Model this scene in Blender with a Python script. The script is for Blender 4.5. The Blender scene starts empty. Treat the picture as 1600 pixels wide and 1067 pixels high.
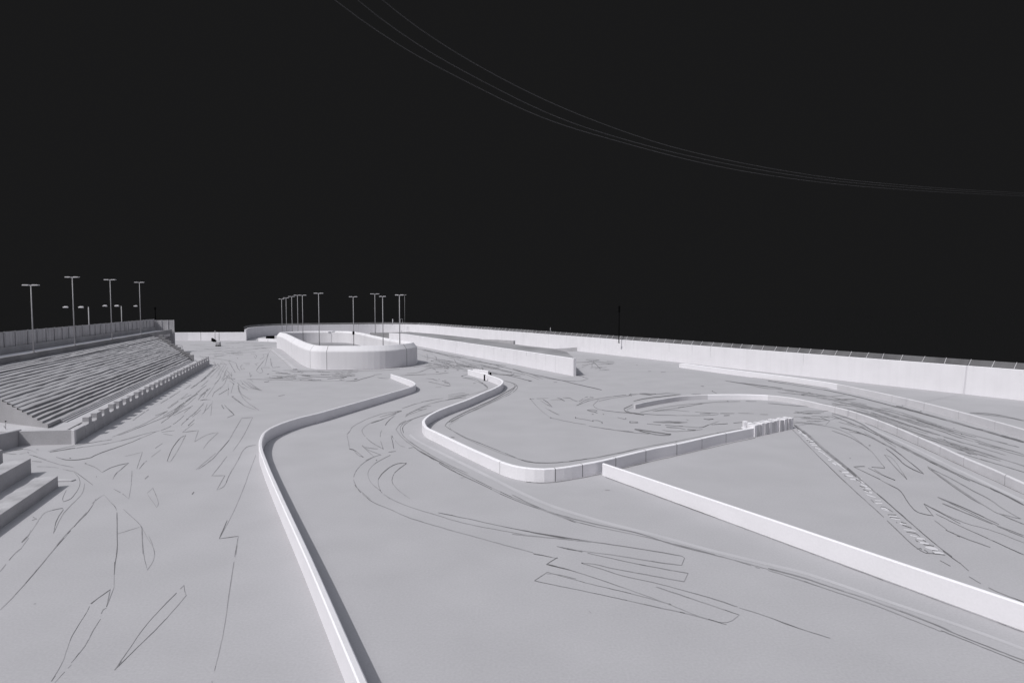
import bpy, math, random
from mathutils import Vector
rnd = random.Random(7)
SC = bpy.context.scene
COL = SC.collection

# ------------------------------------------------------------------ camera geometry
CAM_H = 9.0
FPX = 1000.0                       # focal length in photograph pixels (1600 wide)
HORIZON = 478.0
PITCH = math.atan((533.5 - HORIZON) / FPX)
cP, sP = math.cos(PITCH), math.sin(PITCH)

def ray(u, v):
    a = (u - 800.0) / FPX
    b = (533.5 - v) / FPX
    return a, cP + b * sP, -sP + b * cP

def G(u, v, z=0.0):
    """surveyed point: where the sight line through (u, v) meets the level z"""
    dx, dy, dz = ray(u, v)
    t = (z - CAM_H) / dz
    return Vector((dx * t, dy * t, z))

def at_depth(u, v, d):
    dx, dy, dz = ray(u, v)
    t = d / dy
    return Vector((dx * t, d, CAM_H + dz * t))

# ------------------------------------------------------------------ materials
def mat(name, rgb, rough=0.85, var=0.05, scale=0.6, streak=0.0, bump=0.0, fine=0.0, spec=0.25):
    m = bpy.data.materials.new(name); m.use_nodes = True
    nt = m.node_tree; N = nt.nodes; Lk = nt.links
    b = N['Principled BSDF']
    b.inputs['Roughness'].default_value = rough
    b.inputs['Specular IOR Level'].default_value = spec
    tc = N.new('ShaderNodeTexCoord')
    def noise(sc, detail, mapscale=None):
        n = N.new('ShaderNodeTexNoise'); n.inputs['Scale'].default_value = sc
        n.inputs['Detail'].default_value = detail
        if mapscale:
            mp = N.new('ShaderNodeMapping'); mp.inputs['Scale'].default_value = mapscale
            Lk.new(tc.outputs['Object'], mp.inputs['Vector']); Lk.new(mp.outputs['Vector'], n.inputs['Vector'])
        else:
            Lk.new(tc.outputs['Object'], n.inputs['Vector'])
        return n.outputs['Fac']
    def ramp(fac, lo, hi, a=0.3, c=0.7):
        mr = N.new('ShaderNodeMapRange'); mr.inputs['From Min'].default_value = a; mr.inputs['From Max'].default_value = c
        mr.inputs['To Min'].default_value = lo; mr.inputs['To Max'].default_value = hi
        Lk.new(fac, mr.inputs['Value']); return mr.outputs['Result']
    def mul(x, y):
        k = N.new('ShaderNodeMath'); k.operation = 'MULTIPLY'; Lk.new(x, k.inputs[0]); Lk.new(y, k.inputs[1]); return k.outputs[0]
    f = ramp(noise(scale, 5.0), 1 - var, 1 + var)
    if fine: f = mul(f, ramp(noise(14.0, 3.0), 1 - fine, 1 + fine))
    if streak:
        f = mul(f, ramp(noise(1.0, 4.0, (2.2, 2.2, 0.10)), 1.0 - streak, 1.0, 0.30, 0.52))
    mx = N.new('ShaderNodeVectorMath'); mx.operation = 'SCALE'
    mx.inputs[0].default_value = rgb
    Lk.new(f, mx.inputs['Scale']); Lk.new(mx.outputs['Vector'], b.inputs['Base Color'])
    if bump:
        bp = N.new('ShaderNodeBump'); bp.inputs['Strength'].default_value = bump; bp.inputs['Distance'].default_value = 0.05
        Lk.new(noise(3.0, 4.0), bp.inputs['Height']); Lk.new(bp.outputs['Normal'], b.inputs['Normal'])
    return m

def tint(v): return (v * 0.992, v * 0.975, v * 1.02)
M = {}
M['ground'] = mat('pale_asphalt', tint(0.412), var=0.035, scale=0.35, fine=0.05, spec=0.0)
M['terrain'] = mat('dark_land', (0.0092, 0.0092, 0.0094), rough=1.0, var=0.0, spec=0.0)
M['white'] = mat('white_painted_concrete', tint(0.83), var=0.03, scale=0.5, streak=0.03, fine=0.02, spec=0.1)
M['oval'] = mat('oval_white_concrete', tint(0.77), var=0.03, scale=0.3, streak=0.03, fine=0.02, spec=0.1)
M['white_plain'] = mat('white_barrier_paint', tint(0.85), var=0.02, scale=0.7, fine=0.02)
M['grey_barrier'] = mat('pale_pale_grey_barrier_concrete', tint(0.66), var=0.05, scale=0.9, fine=0.03)
M['concrete'] = mat('grey_concrete', tint(0.46), var=0.10, scale=0.5, fine=0.06, bump=0.1)
M['deck'] = mat('weathered_deck_concrete', tint(0.28), var=0.22, scale=0.22, fine=0.08)
M['terrace'] = mat('terrace_concrete', tint(0.35), var=0.14, scale=0.4, fine=0.08, bump=0.15)
M['draped'] = mat('worn_bench_concrete', tint(0.40), var=0.20, scale=0.9, bump=0.8)
M['seam'] = mat('open_joint', tint(0.16), var=0.1)
M['joint'] = mat('filled_joint', tint(0.60), var=0.15, scale=2.0)
M['stain'] = mat('rust_water_stain', tint(0.62), var=0.2, scale=3.0)
M['steel'] = mat('galvanised_steel', tint(0.42), rough=0.5, var=0.08)
M['lampgrey'] = mat('lamp_housing_paint', tint(0.62), rough=0.5, var=0.03)
M['mesh'] = mat('fence_mesh_sheet', tint(0.46), var=0.12, scale=0.5, streak=0.22, fine=0.1)
M['darkmesh'] = mat('dark_fence_sheet', tint(0.13), var=0.25, scale=0.4, fine=0.12)
M['black'] = mat('black_rubber', (0.004, 0.004, 0.0042), rough=0.9, var=0.0, spec=0.05)
M['cable'] = mat('cable_sheath', tint(0.072), rough=0.7, var=0.0, spec=0.1)
M['m0'] = mat('tyre_and_shade_mark_dark', tint(0.16), var=0.2, scale=1.5, spec=0.0)
M['m1'] = mat('tyre_and_shade_mark_mid', tint(0.25), var=0.2, scale=1.5, spec=0.0)
M['m2'] = mat('tyre_and_shade_mark_faint', tint(0.315), var=0.12, scale=1.5, spec=0.0)
M['edge'] = mat('kerb_highlight_paint', tint(0.47), var=0.05, scale=0.6, fine=0.03)
M['hatch'] = mat('white_hatch_paint', tint(0.62), var=0.08, scale=1.5)

# ------------------------------------------------------------------ mesh helpers
class MB:
    def __init__(s): s.v = []; s.f = []; s.m = []
    def vert(s, p): s.v.append((p[0], p[1], p[2])); return len(s.v) - 1
    def face(s, ids, mi=0): s.f.append(tuple(ids)); s.m.append(mi)
    def poly(s, pts, mi=0): s.face([s.vert(p) for p in pts], mi)
    def prism(s, pts, z0, z1, mi=0):
        """pts: plan outline counter-clockwise; z1 may be a list"""
        n = len(pts)
        zs0 = z0 if isinstance(z0, (list, tuple)) else [z0] * n
        zs1 = z1 if isinstance(z1, (list, tuple)) else [z1] * n
        a = [s.vert((p[0], p[1], z)) for p, z in zip(pts, zs0)]
        b = [s.vert((p[0], p[1], z)) for p, z in zip(pts, zs1)]
        s.face(b, mi); s.face(a[::-1], mi)
        for i in range(n):
            j = (i + 1) % n
            s.face((a[i], a[j], b[j], b[i]), mi)
    def obox(s, c, ax, ay, hx, hy, z0, z1, mi=0, bev=0.0):
        """box with plan axes ax, ay (unit 2-D), half sizes hx, hy"""
        def P(i, j): return (c[0] + ax[0] * i + ay[0] * j, c[1] + ax[1] * i + ay[1] * j)
        pts = [P(-hx, -hy), P(hx, -hy), P(hx, hy), P(-hx, hy)]
        if bev:
            a = [s.vert((*p, z0)) for p in pts]
            b = [s.vert((*p, z1 - bev)) for p in pts]
            q = [P(-hx + bev, -hy + bev), P(hx - bev, -hy + bev), P(hx - bev, hy - bev), P(-hx + bev, hy - bev)]
            d = [s.vert((*p, z1)) for p in q]
            s.face(d, mi); s.face(a[::-1], mi)
            for i in range(4):
                j = (i + 1) % 4
                s.face((a[i], a[j], b[j], b[i]), mi); s.face((b[i], b[j], d[j], d[i]), mi)
        else:
            s.prism(pts, z0, z1, mi)
    def tube(s, pts, rads, n=8, mi=0, cap=True):
        rings = []
        for i, p in enumerate(pts):
            p = Vector(p)
            t = (Vector(pts[min(i + 1, len(pts) - 1)]) - Vector(pts[max(i - 1, 0)])).normalized()
            a = t.cross(Vector((0, 0, 1)))
            if a.length < 1e-3: a = Vector((1, 0, 0))
            a.normalize(); b = t.cross(a)
            r = rads[i] if isinstance(rads, (list, tuple)) else rads
            rings.append([s.vert(p + a * (r * math.cos(2 * math.pi * k / n)) + b * (r * math.sin(2 * math.pi * k / n))) for k in range(n)])
        for i in range(len(rings) - 1):
            for k in range(n):
                s.face((rings[i][k], rings[i][(k + 1) % n], rings[i + 1][(k + 1) % n], rings[i + 1][k]), mi)
        if cap:
            s.face(rings[0][::-1], mi); s.face(rings[-1], mi)
    def build(s, name, mats, parent=None, smooth=False):
        me = bpy.data.meshes.new(name)
        me.from_pydata(s.v, [], s.f); me.update()
        for k in (mats if isinstance(mats, (list, tuple)) else [mats]): me.materials.append(M[k])
        for p, mi in zip(me.polygons, s.m):
            p.material_index = mi; p.use_smooth = smooth
        o = bpy.data.objects.new(name, me); COL.objects.link(o)
        if parent is not None: o.parent = parent
        return o

def tag(o, label, cat, group=None):
    o['label'] = label; o['category'] = cat
    if group: o['group'] = group
    return o
def structure(o): o['kind'] = 'structure'; return o
def stuff(o): o['kind'] = 'stuff'; return o
def thing(name, loc, label, cat, group=None):
    o = bpy.data.objects.new(name, None); COL.objects.link(o)
    o.location = loc; o.empty_display_size = 0.3
    return tag(o, label, cat, group)
def localise(mb, loc):
    mb.v = [(x - loc[0], y - loc[1], z - loc[2]) for x, y, z in mb.v]; return mb

def spline(pts, step=1.0, closed=False):
    """Catmull-Rom through n-D points"""
    P = [Vector(p) for p in pts]; out = []
    n = len(P); segs = n if closed else n - 1
    for i in range(segs):
        if closed: p0, p1, p2, p3 = P[i - 1], P[i], P[(i + 1) % n], P[(i + 2) % n]
        else: p0, p1, p2, p3 = P[max(i - 1, 0)], P[i], P[i + 1], P[min(i + 2, n - 1)]
        # centripetal parameterisation
        def d(a, b): return max((a - b).length, 1e-4) ** 0.5
        t0 = 0.0; t1 = t0 + d(p0, p1); t2 = t1 + d(p1, p2); t3 = t2 + d(p2, p3)
        k = max(1, int((p2 - p1).length / step))
        for j in range(k):
            t = t1 + (t2 - t1) * j / k
            A1 = p0 if t1 - t0 < 0.011 else p0 * ((t1 - t) / (t1 - t0)) + p1 * ((t - t0) / (t1 - t0))
            A2 = p1 * ((t2 - t) / (t2 - t1)) + p2 * ((t - t1) / (t2 - t1))
            A3 = p3 if t3 - t2 < 0.011 else p2 * ((t3 - t) / (t3 - t2)) + p3 * ((t - t2) / (t3 - t2))
            if t1 - t0 < 0.011: B1 = A2
            else: B1 = A1 * ((t2 - t) / (t2 - t0)) + A2 * ((t - t0) / (t2 - t0))
            if t3 - t2 < 0.011: B2 = A2
            else: B2 = A2 * ((t3 - t) / (t3 - t1)) + A3 * ((t - t1) / (t3 - t1))
            out.append(B1 * ((t2 - t) / (t2 - t1)) + B2 * ((t - t1) / (t2 - t1)))
    if not closed: out.append(P[-1])
    return out

def frames(pts, closed=False):
    n = len(pts); R = []
    for i in range(n):
        a = pts[(i - 1) % n] if (closed or i > 0) else pts[i]
        b = pts[(i + 1) % n] if (closed or i < n - 1) else pts[i]
        t = Vector((b[0] - a[0], b[1] - a[1])).normalized()
        R.append(Vector((t.y, -t.x)))
    return R

def wall_mesh(path, profile, closed=False, seams=(), seam_w=0.05, base=0.0, mb=None, matfn=None, top=None):
    """path: (x, y, h); profile: closed outline (offset to the right, f(h)->z) given as (off, zk, zadd): z = base + h*zk + zadd
    seams: arc lengths of dark joints drawn 4 mm proud"""
    mb = mb or MB()
    R = frames(path, closed); n = len(path)
    rings = []
    for p, r in zip(path, R):
        rings.append([mb.vert((p[0] + r.x * o, p[1] + r.y * o, base + p[2] * zk + za)) for o, zk, za in profile])
    m = len(profile)
    run = 0.0
    for i in range(n if closed else n - 1):
        A, B = rings[i], rings[(i + 1) % n]
        mi = matfn(run) if matfn else 0
        run += (Vector(path[(i + 1) % n]).xy - Vector(path[i]).xy).length
        for k in range(m):
            kk = (k + 1) % m
            mb.face((A[k], B[k], B[kk], A[kk]), top if (top is not None and k == 2) else mi)
    if not closed:
        mb.face(rings[0], 0); mb.face(rings[-1][::-1], 0)
    # joints
    if seams:
        acc = 0.0; si = 0; seams = sorted(seams)
        for i in range(n - 1):
            p, q = Vector(path[i]), Vector(path[i + 1])
            L = (q.xy - p.xy).length
            while si < len(seams) and seams[si] <= acc + L:
                f = (seams[si] - acc) / max(L, 1e-6)
                c = p.lerp(q, f); r = R[i].lerp(R[i + 1], f).normalized(); t = Vector((-r.y, r.x))
                w = seam_w * rnd.uniform(0.5, 1.2)
                ring = []
                cx = sum(o for o, _, _ in profile) / m
                for o, zk, za in profile:
                    z = base + c.z * zk + za
                    oo = o + (0.004 if o > cx else -0.004)
                    zz = z + (0.004 if zk > 0.3 else 0.0)
                    ring.append(((c.x + r.x * oo, c.y + r.y * oo, zz), t))
                for k in range(m - 1):
                    (a, ta), (b, tb) = ring[k], ring[k + 1]
                    mb.poly([(a[0] - ta.x * w / 2, a[1] - ta.y * w / 2, a[2]), (a[0] + ta.x * w / 2, a[1] + ta.y * w / 2, a[2]),
                             (b[0] + tb.x * w / 2, b[1] + tb.y * w / 2, b[2]), (b[0] - tb.x * w / 2, b[1] - tb.y * w / 2, b[2])], 1)
                si += 1
            acc += L
    return mb

def box_profile(a, b, bev=0.03):
    # from the left foot, over the top, to the right foot
    return [(-a, 0, 0), (-a, 1, -bev), (-a + bev, 1, 0), (b - bev, 1, 0), (b, 1, -bev), (b, 0, 0)]

def length2(path): return sum((Vector(path[i + 1]).xy - Vector(path[i]).xy).length for i in range(len(path) - 1))

def px_path(pts, h, step=0.6):
    """pts (u, v) or (u, v, h)"""
    P = []
    for p in pts:
        g = G(p[0], p[1]); P.append((g.x, g.y, p[2] if len(p) > 2 else h))
    return spline(P, step)

def jitter_seams(L, gap, start=None):
    s = gap if start is None else start; out = []
    while s < L - 0.3:
        out.append(s); s += gap * rnd.uniform(0.85, 1.15)
    return out

# ------------------------------------------------------------------ light, sky, camera
SUN = Vector((-0.62, -0.52, 1.0)).normalized()
elev = math.asin(SUN.z)
w = bpy.data.worlds.new('World'); SC.world = w; w.use_nodes = True
nt = w.node_tree; N = nt.nodes; Lk = nt.links
bg = N['Background']; bg.inputs['Strength'].default_value = 1.0
sky = N.new('ShaderNodeTexSky'); sky.sky_type = 'NISHITA'; sky.sun_disc = False
sky.sun_elevation = elev; sky.sun_rotation = math.atan2(SUN.x, SUN.y)
hs = N.new('ShaderNodeHueSaturation'); hs.inputs['Saturation'].default_value = 0.26; hs.inputs['Value'].default_value = 0.19
Lk.new(sky.outputs['Color'], hs.inputs['Color'])
tc = N.new('ShaderNodeTexCoord'); sx = N.new('ShaderNodeSeparateXYZ'); Lk.new(tc.outputs['Generated'], sx.inputs[0])
mr = N.new('ShaderNodeMapRange'); mr.interpolation_type = 'SMOOTHSTEP'
mr.inputs['From Min'].default_value = 0.50; mr.inputs['From Max'].default_value = 0.66  # bright sky only high overhead, out of view, added to fill the shadows
Lk.new(sx.outputs['Z'], mr.inputs['Value'])
mix = N.new('ShaderNodeMix'); mix.data_type = 'RGBA'
Lk.new(mr.outputs['Result'], mix.inputs['Factor'])
mix.inputs['A'].default_value = (0.0100, 0.0100, 0.0104, 1)      # near-black sky down to the horizon
Lk.new(hs.outputs['Color'], mix.inputs['B']); Lk.new(mix.outputs['Result'], bg.inputs['Color'])

sl = bpy.data.lights.new('sun', 'SUN'); sl.energy = 2.5; sl.angle = math.radians(0.53); sl.color = (1.0, 0.985, 0.97)
so = bpy.data.objects.new('sun', sl); COL.objects.link(so)
so.rotation_euler = (-SUN).to_track_quat('-Z', 'Y').to_euler(); so.location = SUN * 60

cam = bpy.data.cameras.new('camera'); cam.sensor_width = 36.0; cam.lens = 36.0 * FPX / 1600.0
cam.clip_start = 0.1; cam.clip_end = 6000
co = bpy.data.objects.new('camera', cam); COL.objects.link(co)
co.location = (0, 0, CAM_H); co.rotation_euler = (math.pi / 2 - PITCH, 0, 0)
SC.camera = co
SC.view_settings.view_transform = 'Standard'; SC.view_settings.look = 'None'
SC.view_settings.exposure = 0.0; SC.view_settings.gamma = 1.0; SC.view_settings.use_curve_mapping = False
# ------------------------------------------------------------------ ground
P0 = G(117, 694).xy; D = (G(327, 570.5).xy - P0).normalized(); NL = Vector((-D.y, D.x))
def ST(u, v): return P0 + D * u + NL * v
def stand_u(px, v, vp=540.0):
    dx, dy, _ = ray(px, vp); k = dx / dy
    a = P0 + NL * v
    return (k * a.y - a.x) / (D.x - k * D.y)

# perimeter wall path (near right -> far -> round the end -> left)
rw = []
for u_, v_ in ((1600, 626.0), (1400, 603.8), (1200, 581.6), (970, 556.0), (850, 542.7), (720, 528.2)):
    g = G(u_, v_); rw.append((g.x, g.y))
d0 = (Vector(rw[0]) - Vector(rw[1])).normalized()
rw = [tuple(Vector(rw[0]) + d0 * 70)] + rw
rw += [(-32.2, 209.0), (-42.5, 212.5), (-53.5, 208.5), (-64.0, 203.5), (-70.5, 199.0), (-73.6, 192.0), (-73.4, 180.0), (-69.2, 166.5)]
H_RW = 2.92
poly = [(105, -40), (-75, -40)] + [tuple(ST(-60, 14.2)), tuple(ST(93, 14.2)), (-97, 168.3), (-71, 168.3)]
poly += [(-75.5, 181), (-75.7, 193), (-72, 200.6), (-65, 205.2), (-54, 210.5), (-42.5, 214.6), (-31, 211.0)]
poly += [(p[0] + 0.35, p[1] + 0.2) for p in rw[:7][::-1]]
mb = MB(); mb.poly([(x, y, 0.0) for x, y in poly])
o = mb.build('ground', 'ground'); structure(o); o['label'] = 'pale grey asphalt ground of the driving course'
mb = MB(); mb.poly([(-3000, -3000, -0.25), (3000, -3000, -0.25), (3000, 3000, -0.25), (-3000, 3000, -0.25)])
o = mb.build('terrain', 'terrain'); structure(o); o['label'] = 'dark land beyond the perimeter wall'

# ------------------------------------------------------------------ perimeter wall with leaning fence
path = spline([(x, y, H_RW) for x, y in rw], 1.2)
L = length2(path)
t = thing('perimeter_wall', (path[0][0], path[0][1], 0), 'long high white perimeter wall on the right and across the back, topped by a leaning dark fence', 'wall')
mb = wall_mesh(path, box_profile(0.0, 0.45, 0.04), seams=jitter_seams(L, 18.0, 140), seam_w=0.05)
# water stains below the coping
Rn = frames(path)
for k in range(34):
    i = rnd.randrange(75, len(path) - 30); p = path[i]; r = Rn[i]; tt = Vector((-r.y, r.x))
    wd = rnd.uniform(0.02, 0.06); z1 = H_RW - 0.06; z0 = z1 - rnd.uniform(0.4, 2.2)
    q = Vector((p[0] - r.x * 0.004, p[1] - r.y * 0.004))
    mb.poly([(*(q - tt * wd), z1), (*(q + tt * wd), z1), (*(q + tt * wd * 0.4), z0), (*(q - tt * wd * 0.3), z0)], 2)
localise(mb, t.location).build('wall_body', ['white', 'joint', 'stain'], t)
# fence: sheets leaning outwards
mb = MB(); prev = None
fr = []
for p, r in zip(path, Rn):
    fr.append((Vector((p[0] + r.x * 0.20, p[1] + r.y * 0.20, H_RW + 0.03)), Vector((p[0] + r.x * 0.62, p[1] + r.y * 0.62, H_RW + 0.60)), r))
prof = []
for a, b, r in fr:
    n_ = Vector((r.x, r.y, 0)) * 0.03
    prof.append([mb.vert(a), mb.vert(b), mb.vert(b + n_), mb.vert(a + n_)])
for i in range(len(prof) - 1):
    for k in range(4): mb.face((prof[i][k], prof[i + 1][k], prof[i + 1][(k + 1) % 4], prof[i][(k + 1) % 4]))
mb.face(prof[0]); mb.face(prof[-1][::-1])
fence = localise(mb, t.location).build('fence_sheet', 'darkmesh', t)
acc = 0; nxt = 48.0; cnt = 0
for i in range(len(fr) - 1):
    sl_ = (fr[i + 1][0] - fr[i][0]).length
    while nxt < acc + sl_ and cnt < 98:
        f = (nxt - acc) / sl_
        a = fr[i][0].lerp(fr[i + 1][0], f); b = fr[i][1].lerp(fr[i + 1][1], f); r = fr[i][2]
        off = Vector((-r.x, -r.y, 0)) * 0.04
        pm = MB(); lean = Vector((r.y, -r.x, 0)) * rnd.uniform(-0.06, 0.1)
        pm.tube([a + off, b + off + lean + Vector((0, 0, 0.03))], 0.028, 6)
        localise(pm, t.location).build('fence_post', 'lampgrey', t)
        cnt += 1; nxt += rnd.choice((1.9, 1.9, 2.1, 2.3, 1.7))
    acc += sl_
# dark pole fixed to the wall
def slim_pole(name, px, vb, vt, depth, r, m, label, cat, knob=None):
    a = at_depth(px, vb, depth); b = at_depth(px, vt, depth)
    t = thing(name, a, label, cat)
    mb = MB(); mb.tube([(0, 0, 0), (0, 0, b.z - a.z)], [r, r * 0.8], 8); mb.build('pole', m, t, True)
    if knob:
        mb = MB(); mb.tube([(0, 0, b.z - a.z - knob), (0, 0, b.z - a.z)], r * 1.9, 8); mb.build('sensor_head', 'black', t)
        mb = MB(); mb.obox((0, 0), (1, 0), (0, 1), r * 1.6, r * 1.6, -0.05, 0.18); mb.build('bracket', 'steel', t)
    return t
slim_pole('mast', 967, 536, 478, 114.6, 0.10, 'black', 'thin black mast with a thicker black top, fixed to the right-hand wall', 'mast', 1.1)
slim_pole('marker_post', 860, 520, 512, 131, 0.07, 'steel', 'thin grey post on the wall top, nearest left of the black mast', 'post')
slim_pole('marker_post', 613.7, 507.5, 498.5, 209.5, 0.14, 'lampgrey', 'short pale post on the far wall behind the last oval lamp posts', 'post')
slim_pole('mast', 243, 502, 480, 124.5, 0.10, 'black', 'thin black mast rising behind the end of the stand fence', 'mast', 0.5)
slim_pole('marker_post', 336.2, 531, 516.6, 165.6, 0.08, 'steel', 'pale post standing against the low far wall on the left', 'post')
# small goal frame on the far wall
a = at_depth(625.5, 505, 209); t = thing('signal_frame', a, 'small dark goal-shaped frame on the far wall beside the rightmost oval lamp', 'frame')
mb = MB(); mb.tube([(0, 0, 0), (0, 0, 1.4), (0.75, 0, 1.4), (0.75, 0, 0)], 0.06, 6); mb.build('frame_tube', 'steel', t)

# ------------------------------------------------------------------ low far-left wall
pl = spline([(-92.5, 168.6, 2.1), (-88.0, 166.3, 2.1), (-84.6, 166.8, 2.1), (-76, 166.2, 2.15), (-69.0, 166.0, 2.2)], 2.5)
mb = wall_mesh(pl, box_profile(0.3, 0.0, 0.03), seams=[4.2, 12.0, 17.0], seam_w=0.12)
o = mb.build('boundary_wall', ['white', 'seam'])
tag(o, 'low pale wall across the far left, beyond the end of the grandstand', 'wall')
# small white barrier in front of it
p1 = px_path([(405.3, 533.0), (440, 534.6)], 0.75, 1.5)
mb = wall_mesh(p1, box_profile(0.0, 0.3, 0.03), seams=[3.8], seam_w=0.08)
o = mb.build('low_barrier', ['white_plain', 'seam']); tag(o, 'short white barrier lying left of the oval, before the curved end wall', 'barrier')
for k, (uu, dd) in enumerate(((418, 167), (422, 167.4), (426.5, 167.8), (436, 168.5))):
    a = at_depth(uu, 528, dd); t_ = MB()
    t_.tube([(0, 0, 0), (0, 0, 0.34)], 0.42, 12); t_.tube([(0, 0, 0.34), (0, 0, 0.66)], 0.40, 12)
    o = t_.build('tyre_stack', 'black', None, False); o.location = (a.x, a.y, 0.0)
    o.scale = (1, 1, 1.75)
    tag(o, 'small black tyre stack behind the short white barrier left of the oval', 'tyre stack', 'tyre stacks behind the short white barrier')

# ------------------------------------------------------------------ oval arena
inner_oval = [(-50.6, 137.5), (-48.2, 133.2), (-29.9, 93.4), (-27.9, 91.0), (-24.5, 90.45), (-20.5, 90.75), (-17.6, 92.3), (-15.7, 95.2), (-14.9, 100.4), (-18.2, 106.5), (-25.2, 121.5), (-32.8, 139.0), (-36.5, 144.5), (-42.0, 146.6), (-47.0, 145.3), (-50.2, 141.6)]
path = [tuple(p) for p in spline([(x, y, 3.3) for x, y in inner_oval], 0.8, True)]
t = thing('oval_arena', (-32, 115, 0), 'white oval concrete arena with sloping rim at the middle left, lamp posts rising from it', 'arena')
# path runs counter-clockwise from the left side: outside is on the right
mb = wall_mesh(path, [(-1.25, 0, 0), (-1.25, 1, -0.35), (-1.12, 1, -0.12), (-0.95, 1, 0), (-0.58, 1, 0.0), (-0.05, 0.79, 0.02), (0.0, 0.75, 0), (0.0, 0, 0)], closed=True)
R_ = frames(path, True)
def oval_seam(px, wdt, full=True):
    # joint over the outside face and rim at the place nearest the given bearing
    best = None
    for i, p in enumerate(path):
        if R_[i].y > 0.45: continue
        uu = 800 + 1000 * p[0] / p[1]
        if p[1] < 140 and R_[i].dot(Vector((p[0], p[1]))) < 0 and (best is None or abs(uu - px) < best[0]): best = (abs(uu - px), i)
    i = best[1]; p = Vector(path[i]); r = R_[i]; tt = Vector((-r.y, r.x)) * wdt / 2
    prof = [(0.004, 0.0), (0.004, 2.475), (-0.046, 2.632), (-0.576, 3.305)] if full else [(0.004, 0.0), (0.004, 2.475)]
    for (a, za), (b, zb) in zip(prof[:-1], prof[1:]):
        A = p.xy + r * a; B = p.xy + r * b
        mb.poly([(*(A - tt), za), (*(A + tt), za), (*(B + tt), zb + 0.004), (*(B - tt), zb + 0.004)], 1)
for px_, wd_ in ((455, .06), (482, .09), (513.5, .06), (632.5, .10)):
    oval_seam(px_, wd_)
localise(mb, t.location).build('rim_wall', ['oval', 'seam'], t)
mb = MB(); fl = [(p[0] - r.x * 0.9, p[1] - r.y * 0.9) for p, r in zip(path, R_)]
mb.prism(fl, 0.02, 0.72); localise(mb, t.location).build('arena_floor', 'deck', t)
# apron kerb west of the oval
pk = px_path([(426.5, 546.8), (445, 561.5), (464.5, 577.8)], 0.14, 1.0)
mb = wall_mesh(pk, box_profile(0.0, 0.55, 0.03)); o = mb.build('kerb', 'concrete'); tag(o, 'straight dark-edged kerb on the ground left of the oval arena', 'kerb')

# ------------------------------------------------------------------ lamp posts
def lamp(px, vt, base, half, label, group, low=None, r=0.11, th=0.075):
    """base: foot point; half: half width of the twin head"""
    top = at_depth(px, vt, base.y).z
    t = thing('lamp_post', base, label, 'lamp post', group)
    Hh = top - base.z
    mb = MB(); mb.tube([(0, 0, 0), (0, 0, Hh * 0.5), (0, 0, Hh)], [r, r * 0.86, r * 0.68], 10)
    mb.tube([(0, 0, 0), (0, 0, 0.12)], r * 1.9, 10); mb.build('pole', 'steel', t, True)
    mb = MB(); mb.obox((0, 0), (1, 0), (0, 1), half * 0.45, 0.05, Hh - 0.06, Hh + 0.04); mb.build('crossarm', 'steel', t)
    for sgn in (-1, 1):
        mb = MB(); mb.obox((sgn * half * 0.62, 0), (1, 0), (0, 1), half * 0.40, 0.17, Hh - th * 0.3, Hh + th, 0, 0.02)
        mb.build('lamp_head', 'lampgrey', t)
    if low:
        hz = at_depth(px, low[0], base.y).z - base.z
        mb = MB(); mb.obox((0, 0), (1, 0), (0, 1), low[1] - 0.3, 0.02, hz - 0.02, hz + 0.02); mb.build('low_arm', 'black', t)
        for sgn in low[2]:
            mb = MB(); c = sgn * low[1]
            mb.tube([(c - 0.30, 0, hz), (c - 0.1, 0, hz + 0.03), (c + 0.22, 0, hz + 0.03), (c + 0.30, 0, hz)], [0.07, 0.11, 0.11, 0.06], 8)
            mb.build('low_lamp_head', 'lampgrey', t, True)
    return t
g1 = 'twin-headed lamp posts along the top of the grandstand'
for px, vt, vb, lab, low in (
    (48.5, 446, 551, 'shortest lamp post on the grandstand parapet, nearest the left edge', None),
    (112.8, 433.5, 539, 'tallest lamp post on the grandstand parapet, second from left, with low lamps', (480.5, 0.88, (-1, 1))),
    (171, 437.5, 529, 'third lamp post from the left on the grandstand parapet, with bright low lamps', (478.3, 0.80, (-1, 1))),
    (216.3, 441.5, 521, 'farthest lamp post on the grandstand parapet, next to the end of the mesh fence', (478.6, 0.72, (-1,)))):
    u_ = stand_u(px + 4, 11.05, vb); q = ST(u_, 11.05)
    lamp(px + (2 if px < 150 else 1), vt, Vector((q.x, q.y, 4.45)), 0.74, lab, g1, low, r=0.062)
g2 = 'twin-headed lamp posts in and around the oval arena'
def foot(px, d, z):
    dx, dy, dz = ray(px, 500); return Vector((dx / dy * d, d, z))
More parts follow.
